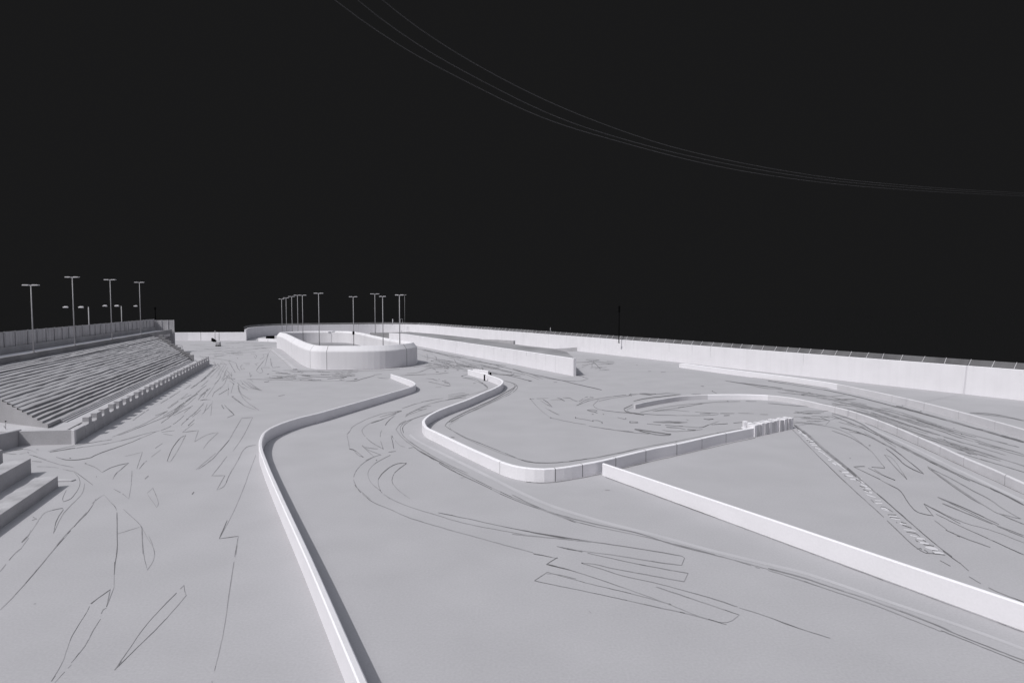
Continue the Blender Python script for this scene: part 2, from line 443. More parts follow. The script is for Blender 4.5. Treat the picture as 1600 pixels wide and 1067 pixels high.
for px, vt, d, z, half, lab in (
    (439.8, 467.5, 178, 0.0, 0.75, 'leftmost lamp post of the tight row left of the oval'),
    (446.7, 465.5, 172, 0.0, 0.75, 'second lamp post from the left in the tight row by the oval'),
    (455.5, 463.5, 165, 0.0, 0.8, 'third lamp post from the left in the tight row by the oval'),
    (464.6, 461.5, 156, 0.0, 0.8, 'fourth lamp post from the left by the oval, its head touching the next'),
    (472.3, 461.5, 141, 0.7, 0.85, 'fifth lamp post from the left, rightmost of the tight row by the oval'),
    (497.6, 458.5, 124, 0.7, 0.87, 'lone lamp post standing inside the left half of the oval arena'),
    (551.5, 464, 128, 0.7, 0.80, 'lamp post at the back of the oval, with a dark box low down'),
    (585.3, 459.5, 152, 2.24, 1.05, 'lamp post behind the oval, standing on the long raised deck'),
    (597.4, 463.5, 108.5, 0.7, 0.52, 'lamp post with the narrowest head, inside the right half of the oval'),
    (623.6, 461.3, 97.2, 2.9, 0.62, 'rightmost near lamp post of the oval, standing on its right rim')):
    tl = lamp(px + 0.8, vt, foot(px + 0.8, d, z), half, lab, g2, None, r=0.082, th=0.085)
    if px == 551.5:
        mb = MB(); mb.obox((0, -0.16), (1, 0), (0, 1), 0.2, 0.08, 2.6, 3.2); mb.build('switch_box', 'black', tl)
lamp(632.5, 461.0, foot(632.5, 217, -0.2), 0.62, 'distant thin lamp post just right of the one on the oval rim', g2, None, r=0.05)
for px, vt, d, lab in ((138.9, 480, 100, 'plain thin grey pole behind the stand fence, between the second and third lamp posts'),
                       (190.2, 478.5, 122, 'plain thin grey pole behind the stand fence, between the third and fourth lamp posts')):
    q = foot(px, d, -0.2); t = thing('plain_pole', q, lab, 'pole')
    mb = MB(); mb.tube([(0, 0, 0), (0, 0, at_depth(px, vt, d).z + 0.2)], [0.085, 0.07], 8); mb.build('pole', 'steel', t, True)
    mb = MB(); mb.tube([(0, 0, at_depth(px, vt, d).z + 0.2), (0, 0, at_depth(px, vt, d).z + 0.25)], [0.08, 0.05], 8); mb.build('pole_cap', 'lampgrey', t, True)

# ------------------------------------------------------------------ raised deck with long white front wall
HD = 2.25
front = px_path([(896, 587.5), (795.6, 567.9), (722.5, 553.9), (651, 540.2), (641, 538.2)], HD, 1.5)
front += [(G(634, 536.6).x, G(634, 536.6).y, HD), (G(622, 535.4).x, G(622, 535.4).y, HD), (G(608, 534.6).x, G(608, 534.6).y, HD)]
front = [tuple(p) for p in front]
t = thing('raised_deck', (front[0][0], front[0][1], 0), 'long raised deck with a stained white front wall and grey top, right of the oval', 'platform')
L = length2(front)
mb = wall_mesh(front, box_profile(0.0, 0.4, 0.03), seams=[4.8, 17, 18.2, 25.5, 30.0, 44], seam_w=0.05)
Rn = frames(front)
for k in range(12):
    i = rnd.randrange(1, len(front) - 5); p = front[i]; r = Rn[i]; tt = Vector((-r.y, r.x))
    wd = rnd.uniform(0.03, 0.09); z1 = HD - 0.05; z0 = z1 - rnd.uniform(0.3, 1.6)
    q = Vector((p[0] - r.x * 0.004, p[1] - r.y * 0.004))
    mb.poly([(*(q - tt * wd), z1), (*(q + tt * wd), z1), (*(q + tt * wd * 0.3), z0), (*(q - tt * wd * 0.3), z0)], 2)
localise(mb, t.location).build('front_wall', ['white', 'joint', 'stain'], t)
back = [(885.6, 549.8), (865, 545.2), (827, 541.6), (805, 538), (770, 532.5), (743, 528.4), (680, 521.8), (640, 518.6), (610, 519.2), (578, 519.8)]
bk = [G(u_, v_, HD - 0.03).xy for u_, v_ in back]
fi = [Vector((p[0] + r.x * 0.2, p[1] + r.y * 0.2)) for p, r in zip(front, Rn)]
mb = MB(); mb.prism([(p.x, p.y) for p in fi[::-1]][::-1][:] + [(p.x, p.y) for p in bk[::-1]], 0.01, HD - 0.03)
localise(mb, t.location).build('deck_top', 'deck', t)
A = G(752, 530.2, HD); B = G(805, 537.2, HD)
q = [(A.x, A.y, 0.05), (A.x * .6 + B.x * .4, A.y * .6 + B.y * .4, 0.34), (B.x, B.y, 0.62)]
mb = wall_mesh(spline(q, 1.0), box_profile(0.0, 0.35, 0.02), base=HD - 0.04)
localise(mb, t.location).build('upstand_wall', 'concrete', t)
mb = wall_mesh(px_path([(858, 548.6, .45), (880, 549.0, .62), (901.6, 549.3, .86)], 0.8, 1.0), box_profile(0.35, 0.0, 0.02))
o = mb.build('low_wall', 'concrete'); tag(o, 'low grey wall stub between the right end of the raised deck and the long white wall', 'wall')

# ------------------------------------------------------------------ serpentine and curved barriers on the course
def barrier(name, pts, h, a, b, label, m='white_plain', seam=None, extend=None, bev=0.035, step=0.5, seam_w=0.03, matfn=None, top=None):
    P = []
    for p in pts:
        g = G(p[0], p[1]); P.append((g.x, g.y, p[2] if len(p) > 2 else h))
    if extend:
        d = (Vector(P[0]).xy - Vector(P[1]).xy).normalized() * extend
        P = [(P[0][0] + d.x, P[0][1] + d.y, P[0][2])] + P
    path = [tuple(p) for p in spline(P, step)]
    sm = seam(length2(path)) if seam else ()
    mb = wall_mesh(path, box_profile(a, b, bev), seams=sm, seam_w=seam_w, matfn=matfn, top=top)
    o = mb.build(name, [m, 'seam', 'grey_barrier', 'white_plain'])
    tag(o, label, 'barrier'); return o, path
# near left serpentine (starts below the frame, ends at the white hook)
barrier('serpentine_barrier', [(547, 1067, .78), (485, 912, .78), (437, 798, .77), (416, 745, .76), (407.5, 716, .75), (409.5, 701, .75), (416, 690.5, .75), (433, 680.5, .75), (463, 669.2, .75), (499, 659.3, .74),
        (543, 645.8, .73), (586, 632.6, .72), (627, 619.5, .70), (645, 613.2, .69), (648.5, 609.0, .68), (643, 604.2, .66), (627, 597.4, .60), (611.5, 591, .52)],
        0.75, 0.10, 0.10, 'S-shaped low white barrier sweeping from the bottom edge to a hooked end below the oval', extend=12, step=0.4, top=2)
# centre curved barrier with the segmented right arm
barrier('curved_barrier', [(732, 585.3, .66), (744, 588.8, .70), (756, 592.2, .72), (770, 597.4, .74), (781, 602.2, .75), (785.2, 605.6, .74), (782.5, 611, .72), (772, 617.2, .70), (756, 624.0, .68), (728, 636.6, .66), (700, 647.2, .65), (680, 656, .65),
        (667, 664.5, .65), (662, 671.5, .65), (664, 678.5, .65), (668, 683.0, .65), (681, 689.6, .65), (703.7, 701, .65), (737.5, 718, .65), (760, 728.7, .66), (783, 739.6, .67), (800, 746, .68), (822, 750.5, .68), (850, 752.4, .68), (880, 749.4, .67), (915, 743, .67),
        (941, 737.8, .67), (972.5, 729.6, .67), (1020, 717.6, .67), (1060, 709.2, .67), (1122, 694.0, .66), (1181, 681.4, .65)],
        0.66, 0.11, 0.11, 'white U-shaped barrier winding round the centre plot, jointed along its right arm',
        seam=lambda L: [L - d for d in (3.6, 6.3, 8.9, 11.7, 14.4, 16.9, 18.6, 22.0)], step=0.4, seam_w=0.035)
# long diagonal wall at right
P = [G(941, 742.2), G(1200, 837.6), G(1417.5, 917.6), G(1600, 985.0)]
hh = [0.64, 0.70, 0.71, 0.73]
pp = [(p.x, p.y, h) for p, h in zip(P, hh)]
dd = (Vector(pp[-1]).xy - Vector(pp[-2]).xy).normalized() * 10
pp.append((pp[-1][0] + dd.x, pp[-1][1] + dd.y, 0.73))
mb = wall_mesh([tuple(p) for p in spline(pp, 0.6)], box_profile(0.14, 0.0, 0.03))
o = mb.build('diagonal_barrier', ['white_plain', 'seam']); tag(o, 'long straight white barrier running diagonally to the right edge in the foreground', 'barrier')
# outer low barrier at right, curving
barrier('outer_barrier', [(1062.5, 573.9, .50), (1066, 574.4, .62), (1100, 579.2, .66), (1150, 586.0, .66), (1200, 592.6, .66), (1250, 599.4, .65), (1300, 607.2, .64), (1350, 617.5, .63), (1400, 628.6, .62), (1450, 641.0, .62), (1500, 654.5, .62), (1550, 668.8, .62), (1600, 684, .62), (1660, 704, .62)],
        0.64, 0.0, 0.17, 'outer low white barrier curving along the far side of the right-hand track', seam=lambda L: jitter_seams(L, 4.6, 36), bev=0.045, seam_w=0.022, matfn=lambda s: 0 if s < 27 else 2)
# inner low barrier, hooked
barrier('inner_barrier', [(990.5, 638.6, .42), (1010, 634.6, .46), (1035, 630.2, .47), (1065, 625.8, .48), (1095, 624.2, .48), (1125, 623.6, .49), (1165, 623.6, .49), (1200, 625.0, .49), (1235, 629.0, .50), (1267, 635.6, .51), (1320, 648.2, .52), (1352, 658.6, .53), (1390, 673.6, .54), (1430, 691.2, .54),
        (1470, 709.6, .54), (1508, 728.0, .54), (1555, 748.6, .54), (1600, 770, .54), (1680, 806, .54)],
        0.5, 0.0, 0.15, 'inner low barrier of rounded pale segments, hooking round the turn at right centre', m='grey_barrier',
        seam=lambda L: jitter_seams(L, 3.3, 24), bev=0.06, seam_w=0.022, matfn=lambda s: 3 if 9.5 < s < 15.5 else 0)

# stacked slab block at the end of the segmented arm
A = G(1179, 683.2); B = G(1239.5, 669.8)
ax = (B - A).xy; Ls = ax.length; ax.normalize(); ay = Vector((-ax.y, ax.x))
t = thing('slab_stack', A, 'corrugated stack of upright grey-white slabs closing the right arm of the centre barrier', 'barrier')
n = 16; s = 0.0
for k in range(n):
    wds = Ls / n
    c = A.xy + ax * (wds * (k + 0.5)) + ay * (0.34 + (0.03 if k % 2 else 0.0) + rnd.uniform(-0.025, 0.025))
    h = 0.82 + rnd.uniform(-0.04, 0.03)
    lean = rnd.uniform(-0.05, 0.05)
    hw = wds * 0.5 - 0.012; hd = 0.34
    pts = [c - ax * hw - ay * hd, c + ax * hw - ay * hd, c + ax * hw + ay * hd, c - ax * hw + ay * hd]
    mb = MB(); aa = [mb.vert((*p, 0.005)) for p in pts]
    bb = [mb.vert((*(p + ax * lean), h)) for p in pts]
    mb.face(bb); mb.face(aa[::-1])
    for i in range(4): mb.face((aa[i], aa[(i + 1) % 4], bb[(i + 1) % 4], bb[i]))
    localise(mb, t.location).build('slab', 'grey_barrier' if k % 3 else 'white_plain', t)
for px_, d_, lab in ((1167.6, 46.6, 'small white block standing left behind the slab stack'), (1175.6, 46.0, 'small white block leaning against the back of the slab stack')):
    q = foot(px_, d_, 0.0); mb = MB()
    mb.obox((0, 0), (1, 0.1), (-0.1, 1), 0.14, 0.14, 0.0, 0.56, 0, 0.03); mb.obox((0, 0), (1, 0.1), (-0.1, 1), 0.20, 0.20, 0.0, 0.10, 0, 0.02)
    o = mb.build('end_block', 'white_plain'); o.location = q; tag(o, lab, 'block')

# black post and second barrier piece at the top of the centre barrier
q = G(757, 595.3); t = thing('bollard', q, 'short black post before the white end of the centre barrier', 'bollard')
mb = MB(); mb.tube([(0, 0, 0), (0, 0, 0.72)], [0.10, 0.085], 8); mb.tube([(0, 0, 0.70), (0, 0, 0.76)], [0.12, 0.10], 8); mb.build('post', 'black', t)
mb = MB(); mb.tube([(0, 0, 0.004), (0, 0, 0.05)], 0.2, 10); mb.build('base_plate', 'concrete', t)
P2 = px_path([(741, 583.6), (752, 584.6), (765.5, 586.6)], 0.6, 0.5)
mb = wall_mesh(P2, box_profile(0.0, 0.3, 0.03)); o = mb.build('end_barrier', ['white_plain', 'seam']); tag(o, 'short white barrier piece just behind the black post, below the raised deck', 'barrier')
q = G(766.4, 587.0); mb = MB(); mb.obox((0, 0), (1, 0), (0, 1), 0.12, 0.12, 0, 0.45, 0, 0.02); mb.obox((0, 0), (1, 0), (0, 1), 0.2, 0.2, 0, 0.08, 0, 0.01)
o = mb.build('kerb_marker', 'black'); o.location = q; tag(o, 'tiny dark marker at the right end of the short white barrier piece', 'marker')

# ------------------------------------------------------------------ little cart on the far left ground
q = G(337.5, 541.0); t = thing('hand_cart', q, 'small dark cart with a tilted black bin on the ground before the far left wall', 'cart')
mb = MB(); mb.obox((0.5, 0), (1, 0), (0, 1), 0.42, 0.35, 0.28, 0.95, 0, 0.04); mb.build('body', 'steel', t)
mb = MB()
pts = [(-0.85, 1.15), (-0.25, 0.95), (0.10, 1.25), (-0.85, 1.85)]
for y in (-0.35, 0.35): pass
aa = [mb.vert((x, -0.35, z)) for x, z in pts]; bb = [mb.vert((x, 0.35, z)) for x, z in pts]
mb.face(aa); mb.face(bb[::-1])
for i in range(4): mb.face((aa[i], bb[i], bb[(i + 1) % 4], aa[(i + 1) % 4]))
mb.build('bin', 'black', t)
mb = MB(); mb.tube([(-0.3, 0, 1.0), (0.5, 0, 0.9)], 0.05, 6); mb.tube([(0.9, 0, 0.9), (1.05, 0, 1.15)], 0.04, 6); mb.build('handle', 'steel', t)
for sx_ in (0.2, 0.82):
    for sy_ in (-0.38, 0.38):
        mb = MB(); mb.tube([(sx_, sy_ - 0.04, 0.17), (sx_, sy_ + 0.04, 0.17)], 0.16, 12); mb.build('wheel', 'black', t)

# ------------------------------------------------------------------ grandstand
gs = thing('grandstand', (*ST(0, 5), 0), 'terraced concrete grandstand with rows of steps on the left', 'grandstand')
def gbuild(mb, name, m, parent=gs): return localise(mb, gs.location).build(name, m, parent)
ZW = 0.93
e1 = G(24, 696.5).xy; 
far = ST(60, 0.55)
out = [ST(0.04, 0.05), ST(0.27, 0.05), ST(0.29, 0.52), ST(60, 0.52), ST(61, 2.0), ST(91.0, 10.6), ST(91.0, 14.3), ST(9, 14.3), Vector((-45.5, 41.15)), e1]
mb = MB(); mb.prism([(p.x, p.y) for p in out], -0.02, ZW); gbuild(mb, 'base_slab', 'concrete')
# pilaster at the corner
mb = MB(); c = ST(0.02, 0.05); mb.obox((c.x, c.y), (1, 0), (0, 1), 0.10, 0.09, 0, ZW + 0.03, 0, 0.02); gbuild(mb, 'pilaster', 'grey_barrier')
# rows
NR = 17
DZR = 2.52 / 17
rows = [(1.9 + k * 7.0 / NR, 1.22 + k * 2.52 / NR) for k in range(NR + 1)] + [(9.5, 3.80), (10.0, 3.86), (10.5, 3.91)]
def u0f(v): return 2.0 + 0.86 * (v - 2.7)
def u1f(v): return 51.0 + 2.1 * v
mb = MB()
NS = 46
rr = random.Random(3)
lastz = ZW + 0.1
for k, (v, z) in enumerate(rows):
    v2 = rows[k + 1][0] if k + 1 < len(rows) else 10.9
    ua, ub = u0f(v), u1f(v); va, vb = u0f(v2), u1f(v2)
    cols = []
    wob = 0.0
    up = DZR * (0.0 if k < 5 else 0.62) if k < NR - 1 else 0.0
    for i in range(NS + 1):
        f = i / NS; uu = ua + (ub - ua) * f; u2 = va + (vb - va) * f
        wob = wob * 0.7 + rr.uniform(-0.02, 0.02)
        zz = z + wob + (rr.uniform(-0.03, 0.02) if rr.random() < 0.12 else 0)
        nose = rr.uniform(-0.03, 0.03)
        p0 = ST(uu, v + nose); p1 = ST(u2, v2 + 0.02)
        cols.append([mb.vert((p0.x, p0.y, lastz - 0.06)), mb.vert((p0.x, p0.y, zz)), mb.vert((p1.x, p1.y, zz + up))])
    for i in range(NS):
        a, b = cols[i], cols[i + 1]
        mb.face((a[0], b[0], b[1], a[1])); mb.face((a[1], b[1], b[2], a[2]))
    lastz = z + up
# closed ends (near and far) as one wall face each, stepping with the rows
for fn, flip in ((u0f, 1), (u1f, 0)):
    top = []
    for k, (v, z) in enumerate(rows):
        v2 = rows[k + 1][0] if k + 1 < len(rows) else 10.9
        d_ = -0.02 if flip else 0.02
        top += [(ST(fn(v) + d_, v), z), (ST(fn(v) + d_ + (fn(v2) - fn(v)), v2), z)]
    ids = [mb.vert((p.x, p.y, z)) for p, z in top]
    bot = [mb.vert((p.x, p.y, ZW - 0.01)) for p, z in top]
    for i in range(len(top) - 1):
        f = (bot[i], bot[i + 1], ids[i + 1], ids[i])
        mb.face(f if flip else f[::-1])
gbuild(mb, 'terrace_rows', 'terrace')
# foot wall in front of the first row (three slim ledges)
mb = MB()
for (va, vb, z) in ((1.50, 1.66, 1.00), (1.66, 1.80, 1.09), (1.80, 1.97, 1.17)):
    mb.prism([tuple(ST(3.4, va)), tuple(ST(54, va)), tuple(ST(54, vb)), tuple(ST(3.4, vb))], ZW - 0.02, z)
gbuild(mb, 'foot_ledge', 'concrete')
# parapet, upper walk, kerb wall
mb = MB(); mb.prism([tuple(ST(-2, 10.9)), tuple(ST(90.4, 10.9)), tuple(ST(90.4, 11.22)), tuple(ST(-2, 11.22))], 3.7, 4.48); gbuild(mb, 'parapet', 'deck')
mb = MB(); mb.prism([tuple(ST(-4, 11.2)), tuple(ST(90.6, 11.2)), tuple(ST(90.6, 13.7)), tuple(ST(-4, 13.7))], 3.2, 4.26); gbuild(mb, 'upper_walk', 'grey_barrier')
mb = MB(); mb.prism([tuple(ST(-4, 13.65)), tuple(ST(90.6, 13.65)), tuple(ST(90.6, 14.28)), tuple(ST(-4, 14.28))], 3.2, 4.92); gbuild(mb, 'back_kerb', 'terrace')
# closing cross wall at the far end
mb = MB(); mb.prism([tuple(ST(90.6, 10.5)), tuple(ST(91.1, 10.5)), tuple(ST(91.1, 14.3)), tuple(ST(90.6, 14.3))], 0.0, 4.15); gbuild(mb, 'end_wall', 'concrete')
# stepped stringer along the far end of the rows
for k in range(11):
    v = 1.9 + k * 0.66; z = 1.2 + (v - 1.9) * 0.36
    a = ST(u1f(v) + 0.1, v); 
    mb = MB(); mb.obox((a.x, a.y), D, NL, 0.22, 0.26 if k % 2 else 0.33, ZW - 0.02, z + 0.55 + rr.uniform(-0.1, 0.2), 0, 0.03)
    gbuild(mb, 'stringer_post', 'deck')
# rail by the far stair
mb = MB(); a = ST(72, 7.6); 
for dv in (0, 0.8, 1.6): 
    q = ST(72, 7.6 - dv); mb.tube([(q.x, q.y, ZW), (q.x, q.y, 2.6 - dv * .2)], 0.05, 6)
q1 = ST(72, 7.6); q2 = ST(72, 6.0); mb.tube([(q1.x, q1.y, 2.6), (q2.x, q2.y, 2.3)], 0.05, 6); gbuild(mb, 'stair_rail', 'steel')
# front barrier blocks
for k in range(30):
    ua = 0.30 + k * 1.955; wdt = 1.90; c = ST(ua + wdt / 2, 0.26)
    hb = 0.86 + rr.uniform(-0.04, 0.04)
    mb = MB()
    mb.obox((0, 0), (D.x, D.y), (NL.x, NL.y), wdt / 2, 0.24, 0.0, hb, 0, 0.03)
    if k > 0:
        # raised tooth with sloping shoulders
        ln = rr.uniform(0.42, 0.76); sh = rr.uniform(-0.12, 0.2); zt = 1.30 + rr.uniform(-0.04, 0.05)
        def PT(a, b): return (D.x * a + NL.x * b, D.y * a + NL.y * b)
        lo = [PT(sh - ln, -0.235), PT(sh + ln, -0.235), PT(sh + ln, 0.20), PT(sh - ln, 0.20)]
        l2 = ln - 0.10
        hi = [PT(sh - l2, -0.225), PT(sh + l2, -0.225), PT(sh + l2, 0.16), PT(sh - l2, 0.16)]
        a_ = [mb.vert((*p, hb - 0.02)) for p in lo]; m_ = [mb.vert((*p, hb + 0.12)) for p in hi]; b_ = [mb.vert((*p, zt)) for p in hi]
        mb.face(b_)
        for i in range(4):
            j = (i + 1) % 4
            mb.face((a_[i], a_[j], m_[j], m_[i])); mb.face((m_[i], m_[j], b_[j], b_[i]))
    o = mb.build('barrier_block', 'concrete'); o.location = (c.x, c.y, 0.0)
    if k == 0: tag(o, 'low flat-topped concrete block at the near corner of the grandstand front', 'barrier block', 'concrete blocks along the grandstand front')
    else: tag(o, 'toothed grey concrete block in the row along the grandstand front', 'barrier block', 'concrete blocks along the grandstand front')

# mesh fence along the back of the stand
fp = []
fn_ = thing('mesh_fence', (*ST(40, 14.0), 4.9), 'tall grey mesh-sheet fence along the top back of the grandstand', 'fence')
mb = MB(); mb.prism([tuple(ST(-4, 13.96)), tuple(ST(91.0, 13.96)), tuple(ST(91.0, 14.0)), tuple(ST(-4, 14.0))], 4.93, 6.45)
localise(mb, fn_.location).build('mesh_sheet', 'mesh', fn_)
mb = MB(); mb.prism([tuple(ST(91.0, 10.55)), tuple(ST(91.04, 10.55)), tuple(ST(91.04, 13.9)), tuple(ST(91.0, 13.9))], 4.16, 6.25)
localise(mb, fn_.location).build('end_sheet', 'mesh', fn_)
uu = -3.0
while uu < 91.2:
    q = ST(uu, 13.90); mb = MB(); mb.tube([(q.x, q.y, 4.90), (q.x, q.y, 6.50)], 0.05, 6); localise(mb, fn_.location).build('fence_post', 'steel', fn_)
    uu += rr.choice((2.5, 2.5, 3.0, 2.2))
for v in (10.6, 11.7, 12.8, 13.8):
    q = ST(90.94, v); mb = MB(); mb.tube([(q.x, q.y, 4.15), (q.x, q.y, 6.3)], 0.05, 6); localise(mb, fn_.location).build('fence_post', 'lampgrey', fn_)

# retaining wall running towards the camera at the near end of the stand
pw = spline([(-31.9, 41.25, 1.0), (-31.7, 40.2, 1.06), (-31.75, 39.0, 1.1), (-32.1, 36.5, 1.1), (-32.8, 33.5, 1.1)], 0.3)
mb = wall_mesh(pw, box_profile(0.0, 0.35, 0.04)); o = mb.build('retaining_wall', ['concrete', 'seam']); tag(o, 'short curved grey retaining wall at the left edge, before the near end of the grandstand', 'wall')
q = ST(1.0, 4.0); q = at_depth(9.0, 672, 41.6)
t = thing('hand_valve', (q.x, q.y, 1.0), 'tiny dark pipe fitting standing behind the retaining wall at the left edge', 'fitting')
mb = MB(); mb.tube([(0, 0, -0.1), (0.02, 0, 0.5)], 0.018, 6); mb.tube([(-0.12, 0, 0.15), (0, 0, 0.0)], 0.03, 6); mb.build('pipe', 'steel', t)
mb = MB(); mb.tube([(0.02, -0.03, 0.46), (0.02, 0.03, 0.46)], 0.04, 8); mb.build('valve_wheel', 'black', t)

# second set of low bench walls, lower left
def bench(p_front, h, depth, name, label, ln=16.0):
    """p_front: far right-hand foot; runs towards the camera"""
    c = Vector(p_front)
    mb = MB(); ns = 30; cols = []
    for i in range(ns + 1):
        q = c - D * (ln * i / ns)
        w1 = rr.uniform(-0.015, 0.015); w2 = rr.uniform(-0.02, 0.02)
        a = q; b = q + NL * (depth + (rr.uniform(-0.07, 0.03) if i > 1 else 0))
        m1 = a + (b - a) * 0.35; m2 = a + (b - a) * 0.7
        cols.append([mb.vert((a.x, a.y, 0)), mb.vert((a.x, a.y, h)), mb.vert((m1.x, m1.y, h + 0.01 + w1)), mb.vert((m2.x, m2.y, h + w2)), mb.vert((b.x, b.y, h)), mb.vert((b.x, b.y, 0))])
    for i in range(ns):
        A, B = cols[i], cols[i + 1]
        for k in range(5): mb.face((A[k], A[k + 1], B[k + 1], B[k]), 1 if 1 <= k <= 3 else 0)
    mb.face(cols[0][::-1]); mb.face(cols[-1])
    o = mb.build(name, ['concrete', 'draped']); tag(o, label, 'bench wall', 'stepped bench walls at the lower left'); return o
bench(tuple(G(91, 761).xy), 0.57, 0.95, 'bench_wall', 'front and lowest grey bench wall at the lower left edge')
bench(tuple(G(49, 740).xy), 0.84, 1.0, 'bench_wall', 'middle bench wall at the lower left, taller with a dark plain face')
bench(tuple(G(5, 727).xy), 0.9, 1.0, 'bench_wall', 'rear bench wall barely showing at the left edge above the others')
a = G(91, 751.5); b = G(112.5, 752.0)
mb = MB(); mb.prism([(a.x - .15, a.y - .2), (b.x, b.y - .05), (b.x + .05, b.y + .22), (a.x - .1, a.y + .25)], 0.0, 0.06)
o = mb.build('kerb_stone', 'concrete'); tag(o, 'thin flat pale kerb stone at the end of the front bench wall', 'kerb')

# ------------------------------------------------------------------ overhead cables
def cable(pts, label, off):
    A = Vector((-8.75 - off, 25.0)); B = Vector((87.0 - off, 92.0)); d = B - A
    P = []
    for u_, v_ in pts:
        dx, dy, dz = ray(u_, v_)
        # intersect the sight line with the vertical plane of the span
        den = dx * d.y - dy * d.x
        s = (dy * A.x - dx * A.y) / den
        q = A + d * s
        tt = q.y / dy
        P.append((q.x, q.y, CAM_H + dz * tt))
    e0 = Vector(P[0]) + (Vector(P[0]) - Vector(P[1])) * 1.2 + Vector((0, 0, 0.6)); e1_ = Vector(P[-1]) + (Vector(P[-1]) - Vector(P[-2])) * 0.6
    P = [tuple(e0)] + P + [tuple(e1_)]
    sp = spline(P, 0.8)
    mb = MB(); mb.tube(sp, 0.019, 6); o = mb.build('power_cable', 'cable', None, True); tag(o, label, 'cable', 'overhead cables crossing the sky'); return o
cable([(522.5, 0), (624, 71), (725, 126), (845, 183), (969, 222), (1124, 260.6), (1281, 285), (1440, 298.5), (1600, 307)], 'lowest of the three thin cables sagging across the dark sky', 0.0)
cable([(558, 0), (650, 68), (762, 131.5), (875, 185), (1000, 225.0), (1124, 254.0), (1281, 280.0), (1440, 295), (1600, 304.5)], 'middle one of the three thin cables sagging across the dark sky', 0.0)
cable([(597, 0), (687.5, 67), (837.5, 150), (1000, 214.5), (1112, 245), (1281, 275.8), (1440, 292), (1600, 302)], 'uppermost of the three thin cables sagging across the dark sky', 0.0)
# ------------------------------------------------------------------ tyre marks and paint on the ground
ZD = {'a': (0, 600, 4), 'b': (0, 800, 4), 'c': (300, 430, 4), 'd': (600, 470, 4), 'e': (900, 470, 4), 'f': (1200, 500, 4), 'g': (1200, 720, 4), 'h': (500, 650, 4),
      'i': (800, 650, 4), 'j': (800, 800, 4), 'L': (0, 400, 4), 'z': (1300, 620, 5.3333), 'y': (960, 580, 6.6667), 'x': (800, 580, 6.6667), 'w': (580, 620, 8.8889),
      'v': (380, 580, 5.3333), 'u': (700, 560, 10.6667), 't': (640, 490, 5.3333), 's': (540, 490, 8.8889), 'r': (380, 490, 8.8889), 'q': (200, 530, 8.8889), 'p': (0, 700, 7.113), 'k': (0, 0, 1), 'A': (1350, 770, 9.7), 'B': (1240, 660, 11.86), 'm': (650, 530, 10.667)}
MK = MB(); NSTROKE = [0]
sr = random.Random(11)
def parse(key, s):
    x0, y0, sc = ZD[key]
    return [(x0 + float(p.split(',')[0]) / sc, y0 + float(p.split(',')[1]) / sc) for p in s.split()]
def ribbon(pts, tone, wpx, jit=0.22, mbx=None, wob=True, gaps=0.06, zoff=None):
    """pts: survey marks in photograph pixels, laid on the ground as a thin flat ribbon"""
    mb = mbx or MK
    # round the gentle corners, keep the sharp ones
    for _ in range(2):
        q = [pts[0]]
        for i in range(1, len(pts) - 1):
            a, b, c = Vector(pts[i - 1]), Vector(pts[i]), Vector(pts[i + 1])
            if (b - a).length < 1e-3 or (c - b).length < 1e-3: continue
            if (b - a).angle(c - b) < math.radians(58):
                q += [tuple(b.lerp(a, 0.25)), tuple(b.lerp(c, 0.25))]
            else: q.append(tuple(b))
        q.append(pts[-1]); pts = q
    P = []
    for i in range(len(pts) - 1):
        a, b = Vector(pts[i]), Vector(pts[i + 1]); n = max(1, int((b - a).length / 7))
        for j in range(n): P.append(a.lerp(b, j / n))
    P.append(Vector(pts[-1]))
    if len(P) < 2: return
    NSTROKE[0] += 1
    z = zoff if zoff is not None else 0.005 + 0.00002 * NSTROKE[0]
    cur = tone; wv = 1.0; seg = None
    for i in range(len(P)):
        if 0 < i < len(P) - 1: P[i] = P[i] + Vector((sr.uniform(-jit, jit), sr.uniform(-jit, jit)))
    prev = None
    for i, p in enumerate(P):
        a = P[max(i - 1, 0)]; b = P[min(i + 1, len(P) - 1)]
        t = (b - a)
        if t.length < 1e-6: t = Vector((1, 0))
        t.normalize(); nrm = Vector((-t.y, t.x))
        if wob: wv = min(1.35, max(0.6, wv + sr.uniform(-0.22, 0.22)))
        hw = wpx * wv * (0.325 if mbx is None else 0.5)
        e = min(i, len(P) - 1 - i)
        if wob and e == 0 and len(P) > 3: hw *= 0.55
        A = G(*(p + nrm * hw), z); B = G(*(p - nrm * hw), z)
        c = (A + B) * 0.5
        mw = 0.55
        if (A - B).length > mw: A = c + (A - B).normalized() * mw / 2; B = c * 2 - A
        row = (mb.vert(A), mb.vert(B))
        if prev is not None:
            gap = wob and sr.random() < gaps
            if gap and sr.random() < 0.3: prev = row; continue
            if sr.random() < 0.22: cur = min(2, max(0, tone + sr.choice((-1, 0, 0, 1))))
            mb.face((prev[0], row[0], row[1], prev[1]), (2 if gap else cur) if mbx is None else 0)
        prev = row
def S(key, s, tone=1, w=1.5, gaps=0.06): ribbon(parse(key, s), tone, w, gaps=gaps)

def many(key, txt, tone=1, w=1.5, gaps=0.06):
    for ln in txt.strip().split(';'):
        ln = ln.strip()
        if ln: S(key, ln, tone, w, gaps)

